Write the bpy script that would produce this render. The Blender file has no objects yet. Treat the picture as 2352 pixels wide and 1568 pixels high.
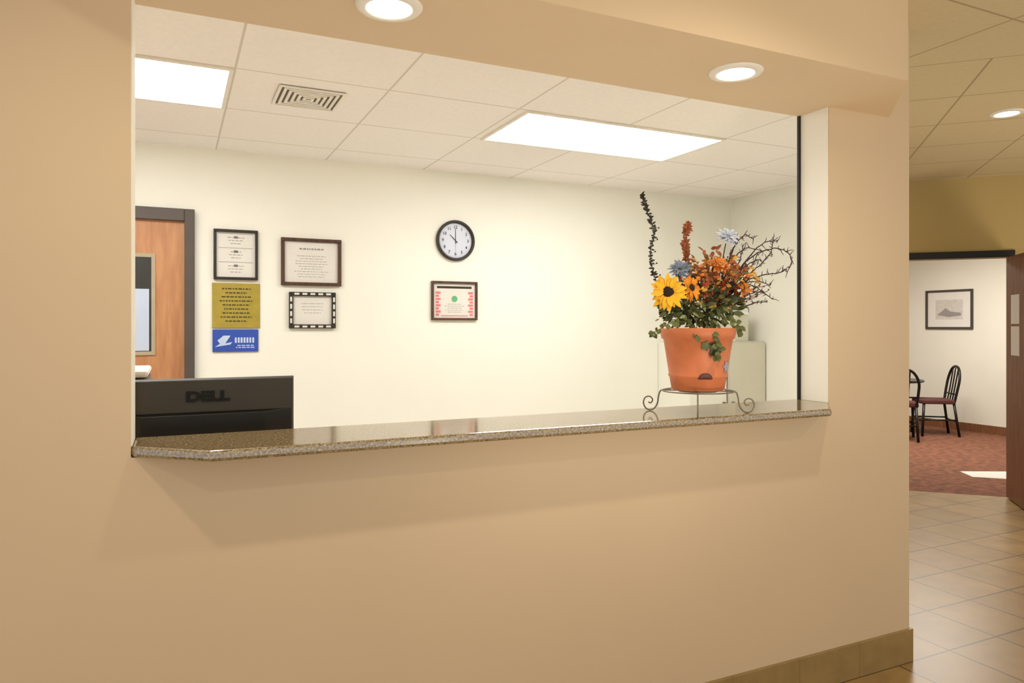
import bpy, bmesh, math, random
from mathutils import Vector, Matrix
random.seed(7)
sc = bpy.context.scene
sc.view_settings.view_transform = 'Standard'
COL = sc.collection
H = 1.457

# ------------------------------------------------------------------ colours / materials
def c(r, g, b):
    def f(v):
        v /= 255.0
        return v/12.92 if v <= .04045 else ((v+.055)/1.055)**2.4
    return (f(r), f(g), f(b), 1.0)

def newmat(name):
    m = bpy.data.materials.new(name); m.use_nodes = True
    nt = m.node_tree
    return m, nt, nt.nodes['Principled BSDF']

def mixrgb(nt, fac, a, b):
    n = nt.nodes.new('ShaderNodeMix'); n.data_type = 'RGBA'
    for idx, v in ((0, fac), (6, a), (7, b)):
        if hasattr(v, 'is_linked') or hasattr(v, 'links'):
            nt.links.new(v, n.inputs[idx])
        else:
            n.inputs[idx].default_value = v
    return n.outputs[2]

def noise(nt, scale, detail=3, coord='Object', stretch=None):
    tc = nt.nodes.new('ShaderNodeTexCoord')
    n = nt.nodes.new('ShaderNodeTexNoise')
    n.inputs['Scale'].default_value = scale
    n.inputs['Detail'].default_value = detail
    if stretch:
        mp = nt.nodes.new('ShaderNodeMapping')
        mp.inputs['Scale'].default_value = stretch
        nt.links.new(tc.outputs[coord], mp.inputs[0]); nt.links.new(mp.outputs[0], n.inputs[0])
    else:
        nt.links.new(tc.outputs[coord], n.inputs[0])
    return n.outputs['Fac']

def ramp(nt, fac, stops):
    r = nt.nodes.new('ShaderNodeValToRGB')
    el = r.color_ramp.elements
    while len(el) < len(stops): el.new(.5)
    for e, (p, col) in zip(el, stops):
        e.position = p; e.color = col
    nt.links.new(fac, r.inputs[0])
    return r.outputs[0]

def bump(nt, bs, h, strength=.2, dist=.01):
    b = nt.nodes.new('ShaderNodeBump')
    b.inputs['Strength'].default_value = strength
    b.inputs['Distance'].default_value = dist
    nt.links.new(h, b.inputs['Height']); nt.links.new(b.outputs[0], bs.inputs['Normal'])

def plain(name, col, rough=.6, metal=0, var=.08, scale=8, bmp=0, emit=0):
    m, nt, bs = newmat(name)
    n = noise(nt, scale)
    d = tuple(v*(1-var) for v in col[:3])+(1,)
    l = tuple(min(1, v*(1+var)) for v in col[:3])+(1,)
    nt.links.new(ramp(nt, n, [(.3, d), (.7, l)]), bs.inputs['Base Color'])
    bs.inputs['Roughness'].default_value = rough
    bs.inputs['Metallic'].default_value = metal
    if bmp: bump(nt, bs, noise(nt, 250, 2), bmp, .001)
    return m

def emis(name, col, s):
    m, nt, bs = newmat(name)
    bs.inputs['Base Color'].default_value = col
    bs.inputs['Emission Color'].default_value = col
    bs.inputs['Emission Strength'].default_value = s
    return m

def grid(name, x0, y0, wx, wy, rot, base, seam, sw, rough=.7, var=.05, nscale=6, tilevar=0, bmp=.1, spec=.5):
    m, nt, bs = newmat(name)
    tc = nt.nodes.new('ShaderNodeTexCoord')
    r = nt.nodes.new('ShaderNodeMapping'); r.inputs['Rotation'].default_value = (0, 0, rot)
    s = nt.nodes.new('ShaderNodeMapping')
    s.inputs['Scale'].default_value = (1/wx, 1/wy, 1)
    s.inputs['Location'].default_value = (-x0/wx, -y0/wy, 0)
    nt.links.new(tc.outputs['Object'], r.inputs[0]); nt.links.new(r.outputs[0], s.inputs[0])
    sep = nt.nodes.new('ShaderNodeSeparateXYZ'); nt.links.new(s.outputs[0], sep.inputs[0])
    masks = []
    for i, w in ((0, wx), (1, wy)):
        p = nt.nodes.new('ShaderNodeMath'); p.operation = 'PINGPONG'; p.inputs[1].default_value = .5
        nt.links.new(sep.outputs[i], p.inputs[0])
        l = nt.nodes.new('ShaderNodeMath'); l.operation = 'LESS_THAN'; l.inputs[1].default_value = sw/w/2
        nt.links.new(p.outputs[0], l.inputs[0]); masks.append(l.outputs[0])
    mx = nt.nodes.new('ShaderNodeMath'); mx.operation = 'MAXIMUM'
    nt.links.new(masks[0], mx.inputs[0]); nt.links.new(masks[1], mx.inputs[1])
    n = noise(nt, nscale, 5)
    d = tuple(v*(1-var) for v in base[:3])+(1,)
    li = tuple(min(1, v*(1+var)) for v in base[:3])+(1,)
    colr = ramp(nt, n, [(.3, d), (.7, li)])
    if tilevar:
        fl = nt.nodes.new('ShaderNodeVectorMath'); fl.operation = 'FLOOR'
        nt.links.new(s.outputs[0], fl.inputs[0])
        wn = nt.nodes.new('ShaderNodeTexWhiteNoise'); nt.links.new(fl.outputs[0], wn.inputs[0])
        dark = tuple(v*(1-tilevar) for v in base[:3])+(1,)
        mm = nt.nodes.new('ShaderNodeMath'); mm.operation = 'MULTIPLY'; mm.inputs[1].default_value = .6
        nt.links.new(wn.outputs[0], mm.inputs[0])
        colr = mixrgb(nt, mm.outputs[0], colr, dark)
    nt.links.new(mixrgb(nt, mx.outputs[0], colr, seam), bs.inputs['Base Color'])
    bs.inputs['Roughness'].default_value = rough
    bs.inputs['Specular IOR Level'].default_value = spec
    iv = nt.nodes.new('ShaderNodeMath'); iv.operation = 'SUBTRACT'; iv.inputs[0].default_value = 1
    nt.links.new(mx.outputs[0], iv.inputs[1])
    if bmp: bump(nt, bs, iv.outputs[0], bmp, .001)
    return m

def wood(name, a, b, rough=.45, stretch=(6, 6, .8)):
    m, nt, bs = newmat(name)
    n = noise(nt, 6, 6, stretch=stretch)
    nt.links.new(ramp(nt, n, [(.3, a), (.7, b)]), bs.inputs['Base Color'])
    bs.inputs['Roughness'].default_value = rough
    return m

M = {}
M['wall'] = plain('wall_paint_tan', c(220, 196, 162), .75, var=.02, scale=1.5, bmp=.1)
M['office'] = plain('wall_paint_cream', c(245, 243, 232), .7, var=.015, scale=2, bmp=.06)
M['hall'] = plain('wall_paint_olive', c(190, 168, 112), .75, var=.03, scale=2)
M['dining'] = plain('wall_paint_white', c(236, 232, 218), .75, var=.02, scale=2)
M['ceil_office'] = grid('ceiling_tile_office', .235, 3.24, .665, .61, 0, c(247, 241, 235), c(216, 207, 196), .010, .85, .02, 40)
M['ceil_lobby'] = grid('ceiling_tile_lobby', 3.197, 1.838, .61, .61, 0, c(208, 192, 154), c(172, 154, 118), .011, .85, .03, 40, bmp=0)
M['ceil_hall'] = grid('ceiling_tile_hall', 1.004, 4.04, .60, .61, math.radians(45), c(208, 192, 154), c(168, 150, 114), .011, .85, .03, 40, bmp=0)
M['tile'] = grid('floor_tile', .1, .05, .34, .34, 0, c(164, 134, 86), c(104, 82, 52), .010, .32, .16, 5, tilevar=.2, spec=.3, bmp=0)
M['basetile'] = grid('baseboard_tile', .2, 0, .34, 50, 0, c(156, 130, 82), c(136, 114, 72), .005, .4, .12, 12, bmp=0)
M['carpet'] = plain('carpet_brown', c(124, 78, 56), .95, var=.4, scale=14, bmp=.5)
M['officefloor'] = plain('office_floor_pale', c(222, 216, 204), .7, var=.05, scale=4)
M['white'] = plain('white_enamel', c(238, 232, 220), .5, var=.02)
M['black'] = plain('black_plastic', c(42, 39, 33), .4, var=.1)
M['monitor'] = plain('monitor_plastic', c(56, 52, 44), .55, var=.05)
M['blackgloss'] = plain('black_gloss_plastic', c(10, 9, 8), .3, var=.1)
M['blackmetal'] = plain('black_metal', c(30, 26, 24), .4, metal=.3)
M['gunmetal'] = plain('wire_metal', c(130, 120, 104), .4, metal=.5)
M['paper'] = plain('paper_white', c(228, 224, 216), .8, var=.02)
M['ink'] = plain('ink_grey', c(150, 145, 140), .8)
M['inkdark'] = plain('ink_dark', c(60, 50, 30), .8)
M['gold'] = plain('gold_plaque', c(168, 148, 56), .5, var=.08, scale=20)
M['blue'] = plain('blue_plaque', c(48, 82, 176), .5, var=.08)
M['lightblue'] = plain('pale_blue_ink', c(196, 212, 240), .6)
M['brownframe'] = wood('dark_brown_wood', c(62, 40, 28), c(92, 62, 44))
M['doorwood'] = wood('door_wood', c(178, 122, 82), c(200, 146, 102))
M['darkwood'] = wood('brown_wood_door', c(108, 68, 42), c(138, 92, 58))
M['doorframe'] = plain('door_frame_grey', c(84, 74, 68), .5)
M['deskwood'] = wood('desk_laminate', c(180, 155, 120), c(200, 175, 140), stretch=(1, 6, 6))
M['red'] = plain('red_print', c(226, 130, 128), .8)
M['green'] = plain('green_print', c(110, 180, 130), .8)
M['terracotta'] = plain('terracotta_paint', c(206, 118, 74), .5, var=.12, scale=14)
M['soil'] = plain('moss', c(60, 52, 26), .9, var=.4, scale=60)
M['yellow'] = plain('sunflower_yellow', c(250, 186, 30), .6, var=.15, scale=30)
M['amber'] = plain('sunflower_amber', c(220, 136, 28), .6, var=.3, scale=30)
M['seed'] = plain('sunflower_seed_brown', c(46, 26, 16), .9, var=.4, scale=200)
M['orange'] = plain('orange_leaf', c(212, 122, 42), .6, var=.3, scale=25)
M['rust'] = plain('rust_leaf', c(146, 82, 44), .7, var=.4, scale=25)
M['goldleaf'] = plain('gold_leaf', c(206, 156, 60), .6, var=.3, scale=25)
M['redleaf'] = plain('red_leaf', c(156, 54, 32), .6, var=.25, scale=25)
M['leaf'] = plain('green_leaf', c(92, 98, 46), .55, var=.4, scale=30)
M['leafdark'] = plain('dark_green_leaf', c(56, 62, 32), .55, var=.3, scale=30)
M['paleleaf'] = plain('pale_ivy_leaf', c(140, 150, 90), .55, var=.3, scale=30)
M['bluefl'] = plain('blue_petals', c(116, 128, 150), .6, var=.35, scale=30)
M['whitefl'] = plain('pale_blue_petals', c(184, 192, 208), .6, var=.25, scale=30)
M['twig'] = plain('dark_twig', c(58, 34, 32), .7, var=.3)
M['sprig'] = plain('dark_sprig', c(52, 46, 40), .7, var=.3)
M['twigbrown'] = plain('brown_twig', c(96, 56, 36), .7, var=.3)
M['cabinet'] = plain('cabinet_offwhite', c(214, 210, 192), .6, var=.02)
M['cabinetpale'] = plain('cabinet_pale', c(240, 238, 226), .6, var=.01)
M['seatfab'] = plain('seat_fabric', c(86, 46, 40), .9, var=.2, scale=60)
M['sketch'] = plain('print_paper', c(206, 200, 192), .8, var=.1, scale=30)
M['panel'] = emis('lamp_diffuser', (1, 1, .98, 1), 13.8)
M['lens'] = emis('downlight_lens', (1, .93, .8, 1), 14)
M['glassdark'] = plain('door_glass_dark', c(58, 62, 64), .1, var=.3, scale=4)
M['blind'] = plain('blind_pale', c(196, 208, 228), .4, var=.04, scale=4)

# granite
m, nt, bs = newmat('granite')
n1 = noise(nt, 150, 5); n2 = noise(nt, 420, 2)
colr = ramp(nt, n1, [(.34, c(78, 64, 40)), (.45, c(122, 102, 66)), (.56, c(156, 134, 94)), (.70, c(188, 170, 132))])
sp = ramp(nt, n2, [(.34, (0, 0, 0, 1)), (.42, (1, 1, 1, 1))])
nt.links.new(mixrgb(nt, sp, c(84, 68, 44), colr), bs.inputs['Base Color'])
bs.inputs['Roughness'].default_value = .1
bs.inputs['IOR'].default_value = 2.7
M['granite'] = m

# ------------------------------------------------------------------ mesh builder
class MB:
    def __init__(s): s.bm = bmesh.new()
    def box(s, x0, x1, y0, y1, z0, z1):
        v = [s.bm.verts.new(p) for p in ((x0,y0,z0),(x1,y0,z0),(x1,y1,z0),(x0,y1,z0),(x0,y0,z1),(x1,y0,z1),(x1,y1,z1),(x0,y1,z1))]
        for f in ((3,2,1,0),(4,5,6,7),(0,1,5,4),(1,2,6,5),(2,3,7,6),(3,0,4,7)):
            s.bm.faces.new([v[i] for i in f])
        return s
    def prism(s, pts, z0, z1):
        a = [s.bm.verts.new((x, y, z0)) for x, y in pts]
        b = [s.bm.verts.new((x, y, z1)) for x, y in pts]
        s.bm.faces.new(a[::-1]); s.bm.faces.new(b)
        n = len(pts)
        for i in range(n):
            s.bm.faces.new((a[i], a[(i+1) % n], b[(i+1) % n], b[i]))
        return s
    def poly(s, pts):
        s.bm.faces.new([s.bm.verts.new(p) for p in pts]); return s
    def lathe(s, prof, seg=48, o=(0,0,0), axis='z', cap=True):
        rings = []
        for r, h in prof:
            ring = []
            for i in range(seg):
                a = 2*math.pi*i/seg
                p = (r*math.cos(a), r*math.sin(a), h)
                if axis == 'y': p = (r*math.cos(a), -h, r*math.sin(a))
                ring.append(s.bm.verts.new((p[0]+o[0], p[1]+o[1], p[2]+o[2])))
            rings.append(ring)
        for a, b in zip(rings, rings[1:]):
            for i in range(seg):
                s.bm.faces.new((a[i], a[(i+1) % seg], b[(i+1) % seg], b[i]))
        if cap:
            s.bm.faces.new(rings[0][::-1]); s.bm.faces.new(rings[-1])
        return s
    def tube(s, pts, rad, seg=8, closed=False):
        pts = [Vector(p) for p in pts]; n = len(pts)
        if not isinstance(rad, (list, tuple)): rad = [rad]*n
        ref = None; rings = []
        for i, p in enumerate(pts):
            if closed: t = pts[(i+1) % n]-pts[i-1]
            else: t = pts[min(i+1, n-1)]-pts[max(i-1, 0)]
            t.normalize()
            if ref is None: ref = t.orthogonal().normalized()
            ref = (ref-t*ref.dot(t)).normalized()
            bn = t.cross(ref)
            rings.append([s.bm.verts.new(p+(ref*math.cos(2*math.pi*k/seg)+bn*math.sin(2*math.pi*k/seg))*rad[i]) for k in range(seg)])
        pairs = list(zip(rings, rings[1:]))
        if closed: pairs.append((rings[-1], rings[0]))
        for a, b in pairs:
            for k in range(seg):
                s.bm.faces.new((a[k], a[(k+1) % seg], b[(k+1) % seg], b[k]))
        if not closed:
            s.bm.faces.new(rings[0][::-1]); s.bm.faces.new(rings[-1])
        return s
    def leaf(s, p, d, up, L, W, curl=.15):
        p = Vector(p); d = Vector(d).normalized(); up = Vector(up)
        side = d.cross(up)
        if side.length < 1e-4: side = d.orthogonal()
        side.normalize(); nn = side.cross(d)
        rows = []
        for f, w in ((0, .12), (.3, .85), (.6, .9), (.85, .45), (1, .02)):
            q = p+d*L*f-nn*curl*L*f*f
            rows.append([s.bm.verts.new(q-side*W*w*.5+nn*W*.12*w), s.bm.verts.new(q), s.bm.verts.new(q+side*W*w*.5+nn*W*.12*w)])
        for a, b in zip(rows, rows[1:]):
            for k in (0, 1):
                s.bm.faces.new((a[k], a[k+1], b[k+1], b[k]))
        return s
    def blob(s, p, r, sub=1, sq=(1,1,1)):
        ret = bmesh.ops.create_icosphere(s.bm, subdivisions=sub, radius=r)
        for v in ret['verts']:
            v.co = Vector((v.co.x*sq[0], v.co.y*sq[1], v.co.z*sq[2]))+Vector(p)
        return s
    def obj(s, name, mat, parent=None, loc=(0,0,0), rot=(0,0,0), bevel=0, smooth=False, seg=2):
        bmesh.ops.recalc_face_normals(s.bm, faces=s.bm.faces)
        me = bpy.data.meshes.new(name); s.bm.to_mesh(me); s.bm.free()
        me.materials.append(mat)
        o = bpy.data.objects.new(name, me); COL.objects.link(o)
        o.location = loc; o.rotation_euler = rot
        if parent: o.parent = parent
        if smooth:
            for p in me.polygons: p.use_smooth = True
        if bevel:
            b = o.modifiers.new('bevel', 'BEVEL'); b.width = bevel; b.segments = seg; b.limit_method = 'ANGLE'
        return o

def smoothline(pts, n=6):
    pts = [Vector(p) for p in pts]; out = []
    for i in range(len(pts)-1):
        p0 = pts[max(i-1, 0)]; p1 = pts[i]; p2 = pts[i+1]; p3 = pts[min(i+2, len(pts)-1)]
        for k in range(n):
            t = k/n
            out.append(.5*((2*p1)+(-p0+p2)*t+(2*p0-5*p1+4*p2-p3)*t*t+(-p0+3*p1-3*p2+p3)*t**3))
    out.append(pts[-1]); return out

def thing(name, label, cat, loc=(0,0,0), rotz=0, group=None):
    e = bpy.data.objects.new(name, None); e.empty_display_size = .1
    COL.objects.link(e); e.location = loc; e.rotation_euler = (0, 0, rotz)
    e['label'] = label; e['category'] = cat
    if group: e['group'] = group
    return e

def struct(o, label, cat):
    o['kind'] = 'structure'; o['label'] = label; o['category'] = cat; return o

def text(s, size, mat, name, parent, loc, rot=(math.pi/2, 0, 0), extrude=.0008, sx=1, bold=0):
    cu = bpy.data.curves.new('t', 'FONT'); cu.body = s; cu.size = size; cu.extrude = extrude
    cu.align_x = 'CENTER'; cu.align_y = 'CENTER'; cu.offset = bold
    t = bpy.data.objects.new('t', cu); COL.objects.link(t)
    bpy.context.view_layer.update()
    me = bpy.data.meshes.new_from_object(t.evaluated_get(bpy.context.evaluated_depsgraph_get()))
    bpy.data.objects.remove(t)
    me.materials.clear(); me.materials.append(mat)
    o = bpy.data.objects.new(name, me); COL.objects.link(o)
    o.parent = parent; o.location = loc; o.rotation_euler = rot; o.scale = (sx, 1, 1)
    return o

# ------------------------------------------------------------------ SHELL
D = 2.1; T = 2.255; ZO = 2.353; ZL = 2.75; ZC = H+1.09
XL = -.1; XR = 2.418; XE = 2.903
ZB = H-.338; ZT = H-.31
YF = -.4; XF = -2.6
w = MB().box(XF, XL, D, T, 0, ZL).box(XR, XE, D, T, 0, ZL).box(XL, XR, D, T, 0, ZB-.001).box(XL, XR, D, T, ZO, ZL)
struct(w.obj('wall_front', M['wall']), 'tan painted wall with a wide reception opening', 'wall')
w = MB().prism([(XL, 1.755), (2.42, 1.755), (2.775, D), (XL-.355, D)], ZO, ZL)
struct(w.obj('wall_soffit', M['wall']), 'tan soffit box with angled ends over the reception opening', 'wall')
struct(MB().box(XR-.003, XR, D+.006, T, ZT, ZO).obj('trim_3', M['office']), 'cream painted jamb lining of the opening', 'trim')
struct(MB().box(XL, XL+.003, D+.006, T, ZT, ZO).obj('trim_4', M['office']), 'cream painted jamb lining of the opening', 'trim')
# office
struct(MB().box(-1.75, 4.425, 4.774, 4.9, 0, ZL).obj('wall_back', M['office']), 'cream office wall with framed certificates', 'wall')
struct(MB().box(-1.75, -1.6, T, 4.774, 0, ZL).obj('wall_left', M['office']), 'cream office side wall', 'wall')
struct(MB().box(4.325, 4.425, 3.70, 4.774, 0, ZL).obj('wall_right', M['office']), 'cream office side wall', 'wall')
struct(MB().prism([(2.903, T), (4.325, 3.68), (4.425, 3.68), (4.425, 3.66), (3.02, T)], 0, ZL).obj('wall_diagonal', M['office']), 'diagonal wall between office and hallway', 'wall')
struct(MB().prism([(-1.6, T), (2.903, T), (4.325, 3.68), (4.325, 4.774), (-1.6, 4.774)], ZC, ZC+.05).obj('ceiling_office', M['ceil_office']), 'white suspended office ceiling with square tiles', 'ceiling')
struct(MB().prism([(-1.6, T), (2.903, T), (4.325, 3.68), (4.325, 4.774), (-1.6, 4.774)], -.05, 0).obj('floor_office', M['officefloor']), 'pale office floor', 'floor')
# lobby / hall
K = 10.2
xf = 5.71-YF; xk = K-YF
struct(MB().prism([(XF, YF), (xf, YF), (2.903, 2.807), (2.903, D), (XF, D)], ZL, ZL+.05).obj('ceiling_lobby', M['ceil_lobby']), 'tan suspended lobby ceiling', 'ceiling')
struct(MB().prism([(xf, YF), (xk, YF), (4.43, 5.77), (4.43, 3.66), (3.24, 2.47)], ZL, ZL+.05).obj('ceiling_hall', M['ceil_hall']), 'tan suspended hallway ceiling with diagonal tiles', 'ceiling')
struct(MB().prism([(XF, YF), (xk, YF), (4.43, 5.77), (4.43, 3.66), (3.02, T), (XE, T), (XE, D), (XF, D)], -.05, 0).obj('floor', M['tile']), 'beige ceramic tile floor', 'floor')
def diag(s, off=0):
    q = math.sqrt(.5)
    return (K/2+s*q+off*q, K/2-s*q+off*q)
SH = (6.46-K/2)*math.sqrt(2)
def dwall(mb, s0, s1, o0, o1, z0, z1):
    return mb.prism([diag(s0, o0), diag(s1, o0), diag(s1, o1), diag(s0, o1)], z0, z1)
SE = (xk-K/2)*math.sqrt(2)
mb = MB(); dwall(mb, -.94, -.1, 0, .12, 0, ZL); dwall(mb, SH+.03, SE, 0, .12, 0, ZL); dwall(mb, -.1, SH+.03, 0, .12, 2.05, ZL)
struct(mb.obj('wall_hall', M['hall']), 'olive tan hallway wall with wide doorway', 'wall')
mb = MB(); dwall(mb, -.1, SH+.03, -.02, 0, 2.05, 2.11)
struct(mb.obj('trim_1', M['blackmetal']), 'dark header trim over the doorway', 'trim')
# dining
struct(MB().prism([(4.43, 5.77), (10.07, .13), (10.07, 9), (4.43, 9)], -.05, 0).obj('floor_dining', M['carpet']), 'reddish brown patterned carpet', 'floor')
struct(MB().prism([(4.6, 5.77), (10.07, .3), (10.07, 9), (4.6, 9)], ZL, ZL+.05).obj('ceiling_dining', M['dining']), 'white ceiling of breakfast room', 'ceiling')
struct(MB().box(10.07, 10.2, .13, 9, 0, ZL).obj('wall_dining', M['dining']), 'white breakfast room wall', 'wall')
struct(MB().box(4.43, 10.2, 9, 9.12, 0, ZL).obj('wall_dining_back', M['dining']), 'white breakfast room end wall', 'wall')
struct(MB().box(10.05, 10.07, .3, 9, 0, .11).obj('baseboard_dining', M['darkwood']), 'brown wooden baseboard', 'baseboard')
struct(MB().prism([(7.15, 4.62), (7.0, 4.40), (7.5, 3.9), (7.8, 4.3)], 0, .004).obj('floor_sun_patch', M['paper']), 'pale sheet painted as a sunlit patch on the carpet', 'floor')  # thin pale sheet standing in for sunlight falling on the carpet
struct(MB().box(XF, XE+.012, D-.012, D, 0, .143).box(XE, XE+.012, D, T, 0, .143).obj('baseboard_front', M['basetile'], bevel=.002), 'brown ceramic tile baseboard', 'baseboard')
struct(MB().box(XR-.013, XR-.003, T-.010, T+.001, ZT, ZO).obj('trim_2', M['blackmetal']), 'thin black vertical track at the opening edge', 'trim')
# ------------------------------------------------------------------ counter
ct = MB().prism([(.079, 1.94), (2.245, 1.94), (XR-.001, D-.002), (XR-.001, 2.272), (XL+.001, 2.272), (XL+.001, D-.002)], ZB, ZT).obj('countertop', M['granite'], bevel=.009, seg=3)
ct['label'] = 'speckled brown granite countertop with clipped corners in the opening'; ct['category'] = 'countertop'

# ------------------------------------------------------------------ lights fixtures
def downlight(loc, label):
    t = thing('recessed_downlight', label, 'downlight', loc, group='recessed ceiling downlights')
    MB().lathe([(.062, -.003), (.066, -.010), (.088, -.008), (.094, -.001), (.094, 0), (.062, 0)], 48, cap=False).obj('trim_ring', M['white'], t, smooth=True)
    MB().lathe([(.001, -.002), (.0615, -.002), (.0615, -.0005), (.001, -.0005)], 40).obj('lens', M['lens'], t)
    return t
downlight((.545, 1.965, ZO), 'round white recessed downlight glowing in the soffit')
downlight((1.789, 1.953, ZO), 'round white recessed downlight glowing in the soffit')
downlight((4.56, 2.66, ZL), 'round white recessed downlight in the hallway ceiling')

def panel(x0, x1, y0, y1):
    t = thing('ceiling_light_panel', 'bright rectangular fluorescent panel in tiled office ceiling', 'ceiling light', ((x0+x1)/2, (y0+y1)/2, ZC), group='office ceiling light panels')
    a = (x1-x0)/2; b = (y1-y0)/2
    MB().box(-a+.018, a-.018, -b+.018, b-.018, -.006, -.001).obj('diffuser', M['panel'], t)
    MB().box(-a, a, -b, -b+.018, -.009, 0).box(-a, a, b-.018, b, -.009, 0).box(-a, -a+.018, -b+.018, b-.018, -.009, 0).box(a-.018, a, -b+.018, b-.018, -.009, 0).obj('frame', M['white'], t)
panel(1.61, 2.90, 3.245, 3.85)
panel(-1.07, .23, 3.245, 3.85)

# vent
t = thing('ceiling_vent', 'white square louvered air vent in the office ceiling', 'vent', (.580, 3.51, ZC))
mb = MB()
for k in range(6):
    a = .150-k*.025; b = a-.013
    for (p, q, r, s_) in ((-a, a, -a, -b), (-a, a, b, a), (-a, -b, -b, b), (b, a, -b, b)):
        mb.box(p, q, r, s_, -.010, -.004)
mb.obj('louvers', M['white'], t)
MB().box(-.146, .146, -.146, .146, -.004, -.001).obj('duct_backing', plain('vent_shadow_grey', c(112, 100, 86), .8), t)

# ------------------------------------------------------------------ door in office
YB = 4.774
d1 = MB().box(-.86, .058, YB-.012, YB-.001, .01, 2.09).obj('door_1', M['doorwood']); struct(d1, 'orange wood door with narrow window', 'door')
mb = MB().box(.058, .114, YB-.045, YB, 0, 2.163).box(-.92, -.86, YB-.045, YB, 0, 2.163).box(-.86, .058, YB-.045, YB, 2.09, 2.163)
mb.obj('door_frame', M['doorframe'], d1, bevel=.004)
MB().box(-.36, -.099, YB-.020, YB-.012, 1.868, 1.89).box(-.36, -.099, YB-.020, YB-.012, 1.289, 1.311).box(-.36, -.339, YB-.020, YB-.012, 1.311, 1.868).box(-.120, -.099, YB-.020, YB-.012, 1.311, 1.868).obj('window_frame', plain('window_frame_taupe', c(176, 160, 134), .6), d1)
MB().box(-.339, -.120, YB-.016, YB-.012, 1.311, 1.868).obj('window_glass', M['glassdark'], d1)
MB().box(-.30, -.132, YB-.019, YB-.016, 1.315, 1.68).obj('window_blind', M['blind'], d1)
MB().lathe([(.022, 0), (.022, .04), (.03, .05), (.03, .07), (.02, .08)], 20, (-.79, YB-.012, 1.0), 'y').obj('door_knob', M['gunmetal'], d1)

# ------------------------------------------------------------------ wall frames
def rows(mb, x0, x1, z0, z1, n, y, th, seed=1, gap=.3):
    rr = random.Random(seed)
    for i in range(n):
        z = z1-(i+.5)*(z1-z0)/n
        wdt = (x1-x0)*(rr.uniform(.55, 1)); cx = (x0+x1)/2
        x = cx-wdt/2
        while x < cx+wdt/2:
            l = rr.uniform(.008, .024); l = min(l, cx+wdt/2-x)
            mb.box(x, x+l, y-.0006, y, z-th/2, z+th/2); x += l+.005
    return mb

def framed(name, label, cat, x0, x1, z0, z1, b, fm, pm, depth=.022, y=YB, rotz=0, loc=None):
    cx, cz = (x0+x1)/2, z0
    t = thing(name, label, cat, loc or (cx, y-.001, cz), rotz)
    a = (x1-x0)/2; h = z1-z0
    MB().box(-a, a, -depth, 0, 0, b).box(-a, a, -depth, 0, h-b, h).box(-a, -a+b, -depth, 0, b, h-b).box(a-b, a, -depth, 0, b, h-b).obj('frame', fm, t, bevel=.003)
    MB().box(-a+b, a-b, -.006, -.001, b, h-b).obj('sheet', pm, t)
    return t, a, h

t, a, h = framed('framed_notice', 'black framed white notice in three sections beside the door', 'framed document', .220, .478, 1.747, 2.058, .017, M['black'], M['paper'])
mb = MB()
for k in range(3):
    zz = .03+k*.088
    rows(mb, -.05, .05, zz+.01, zz+.065, 3, -.006, .004, k)
    mb.box(-.1, .1, -.0066, -.006, zz+.078, zz+.081)
    mb.box(-.012, .012, -.0066, -.006, zz+.05, zz+.066)
mb.obj('print', M['ink'], t)
t = thing('wall_plaque', 'gold plaque with dark lines of lettering on the office wall', 'plaque', (.3515, YB-.001, 1.449))
MB().box(-.139, .139, -.008, 0, 0, .278).obj('plate', M['gold'], t, bevel=.002)
rows(MB(), -.11, .11, .03, .255, 9, -.008, .007, 9).obj('print', M['inkdark'], t)
t = thing('wall_plaque', 'small blue plaque with pale lettering below gold plaque', 'plaque', (.3475, YB-.001, 1.302))
MB().box(-.133, .133, -.010, 0, 0, .138).obj('plate', M['blue'], t, bevel=.002)
MB().poly([(-.12, -.0105, .03), (-.03, -.0105, .045), (-.02, -.0105, .06), (-.06, -.0105, .052), (-.03, -.0105, .10), (-.07, -.0105, .10), (-.105, -.0105, .07), (-.09, -.0105, .05)]).obj('emblem', M['lightblue'], t)
mb = MB()
for k in range(7):
    x = -.005+k*.017
    mb.box(x, x+.011, -.0108, -.010, .055, .088)
rows(mb, -.0, .115, .02, .045, 2, -.010, .006, 5)
mb.obj('print', M['lightblue'], t)
t, a, h = framed('framed_certificate', 'dark brown framed certificate with fine print', 'framed certificate', .617, .998, 1.721, 2.026, .022, M['brownframe'], M['paper'])
rows(MB(), -.12, .12, .05, .20, 9, -.006, .003, 11).obj('print', M['ink'], t)
rows(MB(), -.1, .1, .225, .25, 1, -.006, .010, 12).obj('title_print', M['ink'], t)
t, a, h = framed('framed_certificate', 'small certificate in patterned black and white frame', 'framed certificate', .666, .961, 1.446, 1.680, .026, M['black'], M['paper'])
mark = None
spots = [(-.115+k*.05+.015, z) for k in range(5) for z in (.012, h-.012)]
marks = []
for k in range(5):
    for z in (.012, h-.012): marks.append((-.10+k*.05, z, 0))
for k in range(4):
    for x in (-a+.012, a-.012): marks.append((x, .049+k*.046, math.pi/2))
base_mark = MB().box(-.015, .015, -.0005, 0, -.006, .006).obj('frame_mark', M['paper'], t)
for i, (x, z, rot_) in enumerate(marks):
    o = base_mark if i == 0 else base_mark.copy()
    if i: COL.objects.link(o); o.parent = t
    o.location = (x, -.0221, z); o.rotation_euler = (0, rot_, 0)
rows(MB(), -.07, .07, .09, .17, 4, -.006, .003, 15).obj('print', M['ink'], t)
t, a, h = framed('framed_certificate', 'dark framed certificate with red borders and green seal below clock', 'framed certificate', 1.622, 1.966, 1.503, 1.776, .016, M['brownframe'], M['paper'])
MB().box(-.13, .13, -.0068, -.006, h-.05, h-.034).obj('title_print', M['inkdark'], t)
mb = MB()
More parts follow.
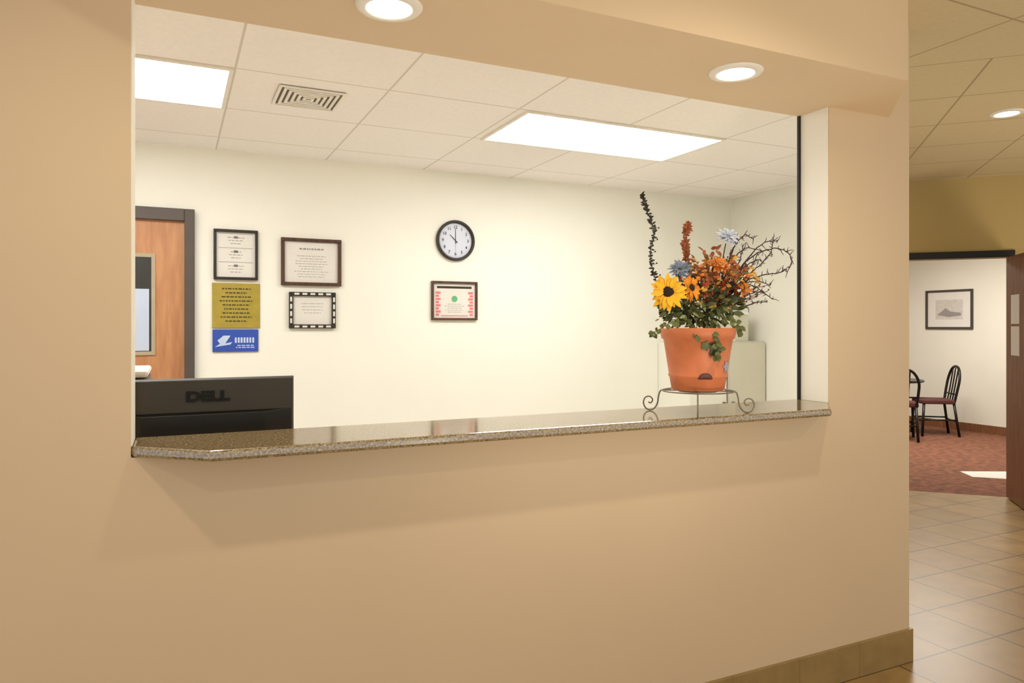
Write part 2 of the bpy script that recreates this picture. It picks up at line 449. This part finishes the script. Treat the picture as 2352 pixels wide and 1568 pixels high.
for k in range(8):
    z = .03+k*.022
    mb.box(-.14, -.115+(k % 2)*.012, -.0068, -.006, z, z+.016); mb.box(.115-(k % 2)*.012, .14, -.0068, -.006, z, z+.016)
mb.box(-.1, .1, -.0068, -.006, .028, .034)
mb.obj('border_print', M['red'], t)
MB().lathe([(.022, 0), (.022, .0012)], 24, (0, -.006, .15), 'y').obj('seal', M['green'], t)
rows(MB(), -.08, .08, .05, .12, 5, -.006, .003, 21).obj('print', M['ink'], t)

# clock
t = thing('wall_clock', 'round white wall clock with black rim and numerals', 'clock', (1.80, YB-.001, 2.064))
MB().lathe([(.142, 0), (.144, .02), (.138, .032), (.127, .032), (.122, .016), (.122, 0)], 64, axis='y', cap=False).obj('rim', M['black'], t, smooth=True)
MB().lathe([(.123, .001), (.123, .010)], 64, axis='y').obj('dial', plain('clock_dial', c(214, 218, 232), .5, var=.01), t)
for k in range(1, 13):
    an = math.radians(90-30*k)
    text(str(k), .03, M['black'], 'numeral', t, (.094*math.cos(an), -.0108, .094*math.sin(an)), bold=.0004)
mb = MB()
for k in range(60):
    an = math.radians(6*k); r0 = .112
    p = Vector((math.cos(an), 0, math.sin(an))); q = Vector((-math.sin(an), 0, math.cos(an)))*.0008
    mb.poly([p*r0-q+Vector((0, -.0106, 0)), p*.118-q+Vector((0, -.0106, 0)), p*.118+q+Vector((0, -.0106, 0)), p*r0+q+Vector((0, -.0106, 0))])
mb.obj('minute_marks', M['black'], t)
def hand(nm, ang, L, wd, y):
    an = math.radians(90-ang); p = Vector((math.cos(an), 0, math.sin(an))); q = Vector((-math.sin(an), 0, math.cos(an)))*wd
    o = Vector((0, y, 0))
    MB().poly([o-p*.02-q, o+p*L-q*.5, o+p*L+q*.5, o-p*.02+q]).obj(nm, M['black'], t)
hand('hour_hand', 314, .06, .004, -.0125); hand('minute_hand', 0, .088, .003, -.0135); hand('second_hand', 180, .08, .001, -.0145)

# cabinets in office corner
t = thing('storage_cabinet', 'off-white metal cabinet against the office wall', 'cabinet', (4.125, 4.57, 0))
MB().box(-.185, .19, -.19, .20, 0, 1.341).obj('body', M['cabinet'], t, bevel=.005)
d = MB().box(-.18, .185, -.202, -.19, .06, 1.33).obj('door', M['cabinet'], t, bevel=.003)
MB().box(-.165, -.15, -.222, -.202, .75, .87).obj('handle', M['gunmetal'], d)
t = thing('storage_cabinet', 'pale cream cabinet beside the off-white cabinet', 'cabinet', (3.74, 4.57, 0))
MB().box(-.185, .185, -.18, .20, 0, 1.325).obj('body', M['cabinetpale'], t, bevel=.005)
d = MB().box(-.18, .18, -.19, -.18, .06, 1.315).obj('door', M['cabinetpale'], t, bevel=.003)
MB().box(.14, .155, -.21, -.19, .75, .87).obj('handle', M['gunmetal'], d)
t = thing('storage_box', 'small pale box standing on the cabinet', 'box', (4.11, 4.5, 1.341))
MB().box(-.07, .07, -.08, .1, 0, .21).obj('body', M['cabinet'], t, bevel=.004)
MB().box(-.074, .074, -.085, .105, .21, .235).obj('lid', M['office'], t, bevel=.003)

# desk
t = thing('desk', 'laminate office desk behind the reception counter', 'desk', (0.1, 2.72, 0))
MB().box(-1.1, 1.3, -.38, .42, .72, .75).obj('desktop', M['deskwood'], t, bevel=.004)
for x in (-1.08, 1.26):
    MB().box(x, x+.02, -.36, .4, 0, .72).obj('side_panel', M['deskwood'], t)

# monitor
t = thing('computer_monitor', 'black flat computer monitor seen from behind on the desk', 'monitor', (.109, 2.47, .75))
topz = .545
def ring(b, xa, xb, y, za, zb): return [b.verts.new(p) for p in ((xa, y, za), (xb, y, za), (xb, y, zb), (xa, y, zb))]
def shell(spec):
    mb = MB(); rs = [ring(mb.bm, *s_) for s_ in spec]
    for p, q in zip(rs, rs[1:]):
        for i in range(4): mb.bm.faces.new((p[i], p[(i+1) % 4], q[(i+1) % 4], q[i]))
    mb.bm.faces.new(rs[0]); mb.bm.faces.new(rs[-1]); return mb
shell([(-.25, .25, .02, .20, topz-.003), (-.252, .252, .004, .198, topz), (-.247, .247, -.012, .203, topz-.006)]).obj('housing', M['monitor'], t, bevel=.002)
shell([(-.243, .243, -.012, .21, topz-.104), (-.20, .16, -.026, .24, topz-.112)]).obj('rear_cover', M['blackgloss'], t, bevel=.002)
MB().box(-.235, .235, .02, .023, .215, topz-.02).obj('screen', M['blackgloss'], t)
text('DELL', .042, plain('logo_black', c(3, 3, 3), .8), 'logo', t, (-.012, -.0140, topz-.058), (math.pi/2, 0, 0), .003, 1.35, .0022)
MB().box(-.04, .04, -.035, -.01, .012, .3).obj('stand', M['black'], t, bevel=.004)
MB().box(-.12, .12, -.10, .10, 0, .014).obj('base', M['black'], t, bevel=.004)

# printer
t = thing('printer', 'pale beige office printer on the desk', 'printer', (-.33, 2.92, .75))
MB().box(-.25, .25, -.2, .2, 0, .53).obj('body', M['doorframe'], t, bevel=.01)
MB().box(-.245, .253, -.205, .195, .535, .558).obj('scanner_lid', M['paper'], t, bevel=.01)
MB().box(-.2, .2, -.26, -.2, .05, .07).obj('paper_tray', M['doorframe'], t)

# ------------------------------------------------------------------ plant stand
PC = Vector((1.728, 2.082, ZT)); ROT = math.radians(-25.2); S = .001587
t = thing('plant_stand', 'scrolled wire plant stand on the granite counter', 'plant stand', PC, math.radians(-39.7))
prof = [(60, 49), (82, 48), (88, 36), (91, 18), (98, 6), (108, 1.8), (118, 6), (123, 18), (119, 30), (109, 33), (102, 26), (106, 18), (112, 20)]
for k in range(4):
    an = math.pi/2*k
    pts = smoothline([(r*S*math.cos(an), r*S*math.sin(an), z*S) for r, z in prof], 5)
    MB().tube(pts, .0028, 8).obj('leg', M['gunmetal'], t, smooth=True)
mb = MB()
for rr_ in (.128, .07):
    mb.tube([(rr_*math.cos(2*math.pi*i/48), rr_*math.sin(2*math.pi*i/48), .0770) for i in range(48)], .0026, 8, True)
mb.tube([(-.128, 0, .0770), (.128, 0, .0770)], .0022); mb.tube([(0, -.128, .0770), (0, .128, .0770)], .0022)
mb.obj('top_ring', M['gunmetal'], t, smooth=True)

# ------------------------------------------------------------------ potted arrangement
PB = PC+Vector((0, 0, .0810))
A = thing('potted_flower_arrangement', 'terracotta pot of sunflowers, autumn leaves and dark twigs', 'potted flowers', PB, ROT)
def P(u, v, bk=0): return Vector(((u-1603)*S, bk, (895-v)*S))
def potr(z): return .094+(.129-.094)*(z/.222)
MB().lathe([(.02, 0), (.089, 0), (.094, .004), (potr(.046), .046), (potr(.05)+.003, .050), (potr(.056)+.003, .056), (potr(.06), .060), (potr(.183), .183), (potr(.19)+.006, .187), (potr(.222)+.007, .219), (potr(.222)+.004, .224), (potr(.222)-.006, .222), (potr(.19)-.006, .19), (.02, .19)], 64).obj('pot', M['terracotta'], A, smooth=True)
MB().lathe([(.02, .19), (.118, .19), (.11, .205), (.05, .215), (.02, .218)], 40).obj('moss', M['soil'], A)
def decal(nm, pts, mat, off=.002):
    mb = MB()
    cx = sum(p[0] for p in pts)/len(pts); cz = sum(p[1] for p in pts)/len(pts)
    rings = []
    for f in (1, .66, .33, .02):
        rg = []
        for s_, z in pts:
            s2 = cx+(s_-cx)*f; z2 = cz+(z-cz)*f
            r = potr(z2)+off+(.0006 if f < 1 else 0); an = -math.pi/2+s2/r
            rg.append(mb.bm.verts.new((r*math.cos(an), r*math.sin(an), z2)))
        rings.append(rg)
    n = len(pts)
    for a_, b_ in zip(rings, rings[1:]):
        for i in range(n): mb.bm.faces.new((a_[i], a_[(i+1) % n], b_[(i+1) % n], b_[i]))
    mb.bm.faces.new(rings[-1])
    return mb.obj(nm, mat, A)
decal('painted_ladybug', [(.0+.026*math.cos(a_), .044+.022*math.sin(a_)) for a_ in [math.pi*i/12 for i in range(13)]], plain('ladybug_paint', c(86, 36, 22), .5), .0042)
def flowerpts(cx, cz, r, n, k=.45):
    return [(cx+r*(1-k*(i % 2))*math.cos(math.pi*i/n), cz+r*(1-k*(i % 2))*math.sin(math.pi*i/n)) for i in range(2*n)]
decal('painted_flower', flowerpts(.095, .088, .026, 6), plain('blue_paint', c(150, 154, 170), .5))
decal('painted_leaf', flowerpts(.035, .150, .034, 5, .35), M['leafdark'], .0045)
decal('painted_leaf', flowerpts(-.004, .162, .020, 5, .35), M['leaf'], .004)

def flower(nm, pos, face, r, n, pm, cm, rc, layers=2, wd=.42):
    fl = bpy.data.objects.new(nm, None); COL.objects.link(fl); fl.parent = A
    fl.location = pos
    face = Vector(face).normalized()
    fl.rotation_euler = face.to_track_quat('Z', 'Y').to_euler()
    mb = MB()
    for l in range(layers):
        for i in range(n):
            a_ = 2*math.pi*(i+.5*l)/n+random.uniform(-.12, .12)
            d = Vector((math.cos(a_), math.sin(a_), random.uniform(.0, .35)+.25*l))
            mb.leaf(d*rc*.6, d, (0, 0, 1), r*(1-.15*l)*random.uniform(.75, 1.08), r*wd, random.uniform(.1, .5))
    mb.obj('petals', pm, fl, smooth=True)
    mb = MB(); mb.blob((0, 0, .004), rc, 2, (1, 1, .45))
    mb.obj('flower_center', cm, fl, smooth=True)
    return fl
flower('sunflower', P(1523, 674, -.09), (-.25, -1, .1), .056, 16, M['yellow'], M['seed'], .022)
flower('sunflower', P(1576, 664, -.070), (.6, -1, .15), .042, 13, M['amber'], M['seed'], .015)
flower('blue_flower', P(1556, 622, -.04), (-.1, -1, .6), .042, 13, M['bluefl'], M['leafdark'], .009, 4, .24)
flower('pale_blue_flower', P(1672, 545, 0), (.1, -1, .7), .042, 12, M['whitefl'], M['bluefl'], .010, 4, .24)
flower('orange_flower', P(1645, 612, -.04), (.2, -.8, .6), .038, 10, M['orange'], M['goldleaf'], .008, 3)
flower('rust_flower', P(1612, 632, -.03), (-.2, -.8, .6), .036, 10, M['rust'], M['redleaf'], .008, 3)
flower('rust_flower', P(1672, 630, -.04), (.4, -.8, .4), .036, 10, M['rust'], M['goldleaf'], .008, 3)
flower('orange_flower', P(1700, 668, -.02), (.8, -.7, .4), .032, 9, M['orange'], M['rust'], .008)
# stems
mb = MB()
for u, v, bk in ((1525, 680, -.06), (1578, 670, -.05), (1556, 628, -.02), (1672, 552, .01), (1640, 615, -.02), (1612, 636, -.02), (1672, 634, -.02), (1700, 672, 0)):
    mb.tube(smoothline([P(1603+(u-1603)*.25, 725, 0), P(1603+(u-1603)*.7, (v+725)/2+10, bk*.5+.01), P(u, v, bk+.01)]), .002, 6)
mb.obj('stems', M['leafdark'], A, smooth=True)
def foliage(nm, mat, cu, cv, ru, rv, n, L, W, seed, rb=.05, up=.4):
    r = random.Random(seed); mb = MB()
    for i in range(n):
        while True:
            x, y, z = (r.uniform(-1, 1) for _ in range(3))
            if x*x+y*y+z*z < 1: break
        p = P(cu+x*ru, cv+z*rv, y*rb)
        d = Vector((x+r.uniform(-.8, .8), y+r.uniform(-.7, .3), -z*.6+up+r.uniform(-.7, .5)))
        mb.leaf(p, d, Vector((r.uniform(-.8, .8), -1, r.uniform(-.3, 1))), L*r.uniform(.6, 1.2), W*r.uniform(.7, 1.2), r.uniform(0, .6))
    return mb.obj(nm, mat, A, smooth=True)
foliage('green_leaves', M['leaf'], 1608, 708, 90, 40, 190, .036, .020, 1, .08, .1)
foliage('dark_green_leaves', M['leafdark'], 1610, 694, 88, 52, 170, .038, .014, 2, .07, .3)
foliage('upper_green_leaves', M['leaf'], 1640, 640, 70, 56, 50, .030, .008, 22, .07, .3)
foliage('rust_leaves', M['rust'], 1645, 632, 72, 62, 150, .028, .016, 3, .06, .2)
foliage('gold_leaves', M['goldleaf'], 1650, 648, 86, 64, 120, .027, .013, 14, .07, .1)
foliage('orange_leaves', M['orange'], 1650, 645, 76, 56, 76, .026, .016, 4, .07, .1)
foliage('red_leaves', M['redleaf'], 1615, 652, 62, 40, 40, .026, .016, 5)
foliage('pale_leaves', M['paleleaf'], 1610, 730, 98, 26, 54, .028, .014, 6, .09, -.2)
# ivy over rim
mb = MB(); r = random.Random(8)
for base in ([(1560, 740), (1525, 742), (1503, 760), (1492, 765)], [(1600, 735), (1612, 765), (1628, 800), (1622, 815)], [(1660, 735), (1685, 745), (1694, 765)], [(1585, 735), (1580, 770)]):
    pts = smoothline([P(u, v, -(.13 if 1520 < u < 1680 else .05)-(0 if i else -.04)) for i, (u, v) in enumerate(base)], 4)
    mb.tube(pts, .0013, 5)
    for q in pts[2:]:
        mb.leaf(q, (r.uniform(-1, 1), -.4, r.uniform(-1, .3)), (0, -1, .3), .026*r.uniform(.7, 1.2), .02, .1)
mb.obj('ivy', M['leaf'], A, smooth=True)
# tall thin leafy twig
mb = MB(); r = random.Random(9)
pts = smoothline([P(1560, 735, 0), P(1522, 725, 0), P(1508, 650, 0), P(1494, 590, 0), P(1502, 530, 0), P(1484, 480, 0), P(1474, 448, 0)], 11)
mb.tube(pts, .0015, 5)
for q in pts[10:]:
    for _ in range(3):
        d = Vector((r.uniform(-1, 1), r.uniform(-1, 1), r.uniform(-.3, .8)))
        mb.leaf(q, d, (0, -1, .2), .014*r.uniform(.6, 1.3), .008, .1)
for k in range(5):
    q = pts[24+k*5]; e = q+Vector((.018, 0, .010)); mb.tube([q, e], .001, 4); mb.blob(e, .0034)
mb.obj('tall_dark_twig', M['sprig'], A)
# rust spike
mb = MB(); r = random.Random(10)
pts = smoothline([P(1595, 700, 0), P(1578, 600, 0), P(1574, 560, 0), P(1580, 512, 0)], 8)
mb.tube(pts, .0022, 6)
for i, q in enumerate(pts[7:]):
    wdt = .020 if (i % 6) < 4 else .009
    for _ in range(9):
        d = Vector((r.uniform(-1, 1), r.uniform(-1, 1), r.uniform(-.2, .9)))
        mb.leaf(q, d, (0, -1, .2), wdt*r.uniform(.7, 1.2), .012, .2)
mb.obj('rust_flower_spike', M['rust'], A, smooth=True)
# dark branches
mb = MB(); r = random.Random(12)
branches = [[(1650, 710), (1690, 640), (1725, 596), (1768, 572), (1798, 580), (1810, 604), (1800, 630)],
            [(1650, 710), (1700, 620), (1742, 566), (1778, 556)],
            [(1650, 710), (1700, 650), (1745, 632), (1780, 634), (1806, 616)],
            [(1650, 715), (1700, 680), (1740, 672), (1775, 692)],
            [(1650, 715), (1710, 700), (1745, 690), (1764, 700)],
            [(1640, 700), (1668, 620), (1690, 565), (1715, 540), (1736, 550)],
            [(1640, 700), (1690, 600), (1720, 570), (1752, 578)],
            [(1655, 700), (1715, 640), (1756, 604), (1776, 575), (1790, 540)],
            [(1655, 700), (1700, 640), (1738, 612), (1748, 585)],
            [(1650, 715), (1690, 665), (1730, 650), (1760, 662)],
            [(1645, 710), (1680, 630), (1705, 600), (1722, 560)],
            [(1645, 710), (1690, 650), (1715, 615), (1748, 596), (1772, 600)],
            [(1645, 710), (1700, 660), (1750, 645), (1790, 650)],
            [(1645, 705), (1685, 600), (1700, 560), (1712, 535)]]
for k, bnch in enumerate(branches):
    db = (k-6)*.008
    pts = smoothline([P(1650+(u-1650)*.95+r.uniform(-5, 5), v+r.uniform(-5, 5), db*i/len(bnch)*2) for i, (u, v) in enumerate(bnch)], 5)
    pts = [p+Vector((r.uniform(-.002, .002), 0, r.uniform(-.002, .002))) for p in pts]
    n = len(pts); mb.tube(pts, [.0027*(1-.5*i/n) for i in range(n)], 6)
    for i in range(n//3, n):
        q = pts[i]; e = q+Vector((r.uniform(-.5, 1), r.uniform(-.6, .6), r.uniform(-1, 1))).normalized()*r.uniform(.010, .028)
        mid = (q+e)/2+Vector((r.uniform(-.004, .004), 0, r.uniform(-.004, .004)))
        mb.tube([q, mid, e], [.0016, .0012, .0008], 5)
mb.obj('dark_branches', M['twig'], A, smooth=True)
mb = MB(); r = random.Random(13)
for k in range(20):
    a_ = r.uniform(math.radians(5), math.radians(80)); L = r.uniform(70, 130)
    e = (1640+L*math.cos(a_)*1.0, 700-L*math.sin(a_))
    pts = smoothline([P(1640, 705, 0), P((1640+e[0])/2+r.uniform(-10, 10), (705+e[1])/2+r.uniform(-10, 10), r.uniform(-.03, .03)), P(e[0], e[1], r.uniform(-.06, .06))], 5)
    mb.tube(pts, .0012, 5)
    for q in pts[5:]:
        mb.blob(q+Vector((r.uniform(-.005, .005), 0, r.uniform(-.005, .005))), .0034)
mb.obj('berry_sprays', M['twigbrown'], A)

# ------------------------------------------------------------------ hallway door and notice
q = math.sqrt(.5)
hx, hy = 6.465, 3.735
d2 = MB().box(0, .95, -.045, 0, .01, 2.045).obj('door_2', M['darkwood'], loc=(hx-.02, hy-.02, 0), rot=(0, 0, math.radians(-135)), bevel=.003)
struct(d2, 'brown wooden door standing open in the hallway', 'door')
MB().box(.86, .9, -.10, -.045, .95, 1.1).obj('door_handle', M['gunmetal'], d2)
dv = Vector((-q, -q, 0))
t = thing('paper_notice', 'white paper notices taped to the open wooden door', 'notice', (hx-.02+dv.x*.22, hy-.02+dv.y*.22, 1.22), math.radians(-135))
MB().box(-.08, .13, -.0475, -.0452, 0, .24).obj('sheet', M['paper'], t)
MB().box(-.08, .13, -.0475, -.0452, .26, .50).obj('sheet', M['paper'], t)

# picture in dining room
t = thing('framed_picture', 'dark framed grey landscape print on white wall', 'picture', (10.069, 6.66, 1.425), math.radians(-90))
a, h, b_ = .345, .56, .028
MB().box(-a, a, -.03, 0, 0, b_).box(-a, a, -.03, 0, h-b_, h).box(-a, -a+b_, -.03, 0, b_, h-b_).box(a-b_, a, -.03, 0, b_, h-b_).obj('frame', plain('frame_charcoal', c(70, 62, 56), .5), t, bevel=.003)
MB().box(-a+b_, a-b_, -.008, -.001, b_, h-b_).obj('mat_board', M['paper'], t)
MB().box(-.2, .2, -.010, -.008, .14, .42).obj('print', M['sketch'], t)
MB().poly([(-.17, -.0105, .2), (-.05, -.0105, .30), (.02, -.0105, .25), (.17, -.0105, .23), (.18, -.0105, .19), (0, -.0105, .17)]).obj('print_detail', M['ink'], t)

# ------------------------------------------------------------------ dining table and chairs
t = thing('dining_table', 'round dark cafe table on a pedestal in the breakfast room', 'table', (9.02, 6.80, 0))
MB().lathe([(.01, .70), (.40, .70), (.41, .71), (.41, .72), (.40, .73), (.01, .73)], 48).obj('tabletop', M['blackgloss'], t)
MB().lathe([(.035, .03), (.035, .70)], 20).obj('pedestal', M['blackmetal'], t)
MB().lathe([(.22, 0), (.22, .015), (.06, .04), (.03, .05)], 32).obj('base', M['blackmetal'], t)

def chair(loc, rotz, label, src=None):
    t = thing('dining_chair', label, 'chair', loc, rotz, 'cafe chairs around the breakfast table')
    if src:
        for ch in src.children:
            o = ch.copy(); o.parent = t; COL.objects.link(o)
        return t
    MB().prism([(-.2, -.19), (.2, -.19), (.22, .2), (.15, .23), (-.15, .23), (-.22, .2)], .43, .485).obj('seat', M['seatfab'], t, bevel=.015, seg=3)
    R = .017
    for x in (-1, 1):
        MB().tube([(x*.19, .19, .43), (x*.205, .215, 0)], R, 10).obj('leg', M['blackmetal'], t, smooth=True)
        MB().tube([(x*.17, -.18, .44), (x*.185, -.24, 0)], R, 10).obj('leg', M['blackmetal'], t, smooth=True)
    pts = smoothline([(-.17, -.18, .43), (-.19, -.21, .6), (-.19, -.24, .76), (-.12, -.26, .885), (0, -.265, .925), (.12, -.26, .885), (.19, -.24, .76), (.19, -.21, .6), (.17, -.18, .43)], 6)
    mb = MB().tube(pts, R, 10)
    for x in (-.08, 0, .08):
        mb.tube(smoothline([(x, -.185, .44), (x, -.225, .66), (x*1.1, -.262, .905-abs(x)*.25)], 4), .010, 8)
    mb.tube([(-.18, -.2, .56), (.18, -.2, .56)], .010, 8)
    mb.obj('backrest', M['blackmetal'], t, smooth=True)
    MB().tube([(-.2, .2, .2), (.2, .2, .2)], .010).tube([(-.18, -.22, .2), (.18, -.22, .2)], .010).tube([(-.2, .2, .22), (-.18, -.22, .22)], .010).tube([(.2, .2, .22), (.18, -.22, .22)], .010).obj('stretchers', M['blackmetal'], t, smooth=True)
    return t
def rz(dx, dy): return math.atan2(-dx, dy)
c1 = chair((9.30, 6.36, 0), rz(-.8, .6), 'dark metal cafe chair with arched back and padded seat')
chair((8.52, 6.31, 0), rz(.7, .7), 'dark metal cafe chair with arched back beside round table', c1)

# ------------------------------------------------------------------ lights
def light(kind, loc, e, col=(1, .9, .75), size=.06, target=None, sp=None):
    l = bpy.data.lights.new('lamp_or_fill', kind); l.energy = e; l.color = col
    if kind == 'AREA': l.size = size
    else: l.shadow_soft_size = size
    if kind == 'SPOT': l.spot_size = sp or math.radians(150); l.spot_blend = .6
    o = bpy.data.objects.new('lamp_or_fill', l); COL.objects.link(o); o.location = loc
    if target: o.rotation_euler = (Vector(target)-Vector(loc)).to_track_quat('-Z', 'Y').to_euler()
    return o
WARM = (1, .90, .74)
for x, y in ((.545, 1.965), (1.789, 1.953)):
    light('SPOT', (x, y, ZO-.03), 4, WARM, .05)
for x, y, e in ((-.1, 1.0, 28), (1.6, 1.0, 33)):
    light('SPOT', (x, y, ZL-.02), e, WARM, .05)
for x, y in ((-.1, -.3), (2.2, -.3)):
    light('SPOT', (x, y, ZL-.02), 26, WARM, .06)
light('SPOT', (4.56, 2.66, ZL-.03), 16, WARM, .06)
light('AREA', (8.0, 5.6, ZL-.05), 112, (1, .96, .88), 1.2)
# added upward fill lights without fixtures, brightening soffit underside and hallway
up = light('SPOT', (1.4, -.2, .4), 105, (1, .92, .76), .35, (1.4, 1.9, 2.55), math.radians(88)); up.data.spot_blend = .9
light('AREA', (5.6, 1.4, .5), 27, (1, .90, .72), .8, (5.4, 3.0, 2.7))

wd = bpy.data.worlds.new('world'); sc.world = wd; wd.use_nodes = True
bg = wd.node_tree.nodes['Background']; bg.inputs[0].default_value = (1, .935, .85, 1); bg.inputs[1].default_value = .77

cam = bpy.data.cameras.new('camera'); co = bpy.data.objects.new('camera', cam); COL.objects.link(co)
co.location = (0, 0, H); co.rotation_euler = (math.pi/2, 0, math.radians(-25.2))
cam.sensor_width = 36; cam.lens = 1651/2352*36; cam.shift_y = -34/2352
cam.clip_start = .02
sc.camera = co
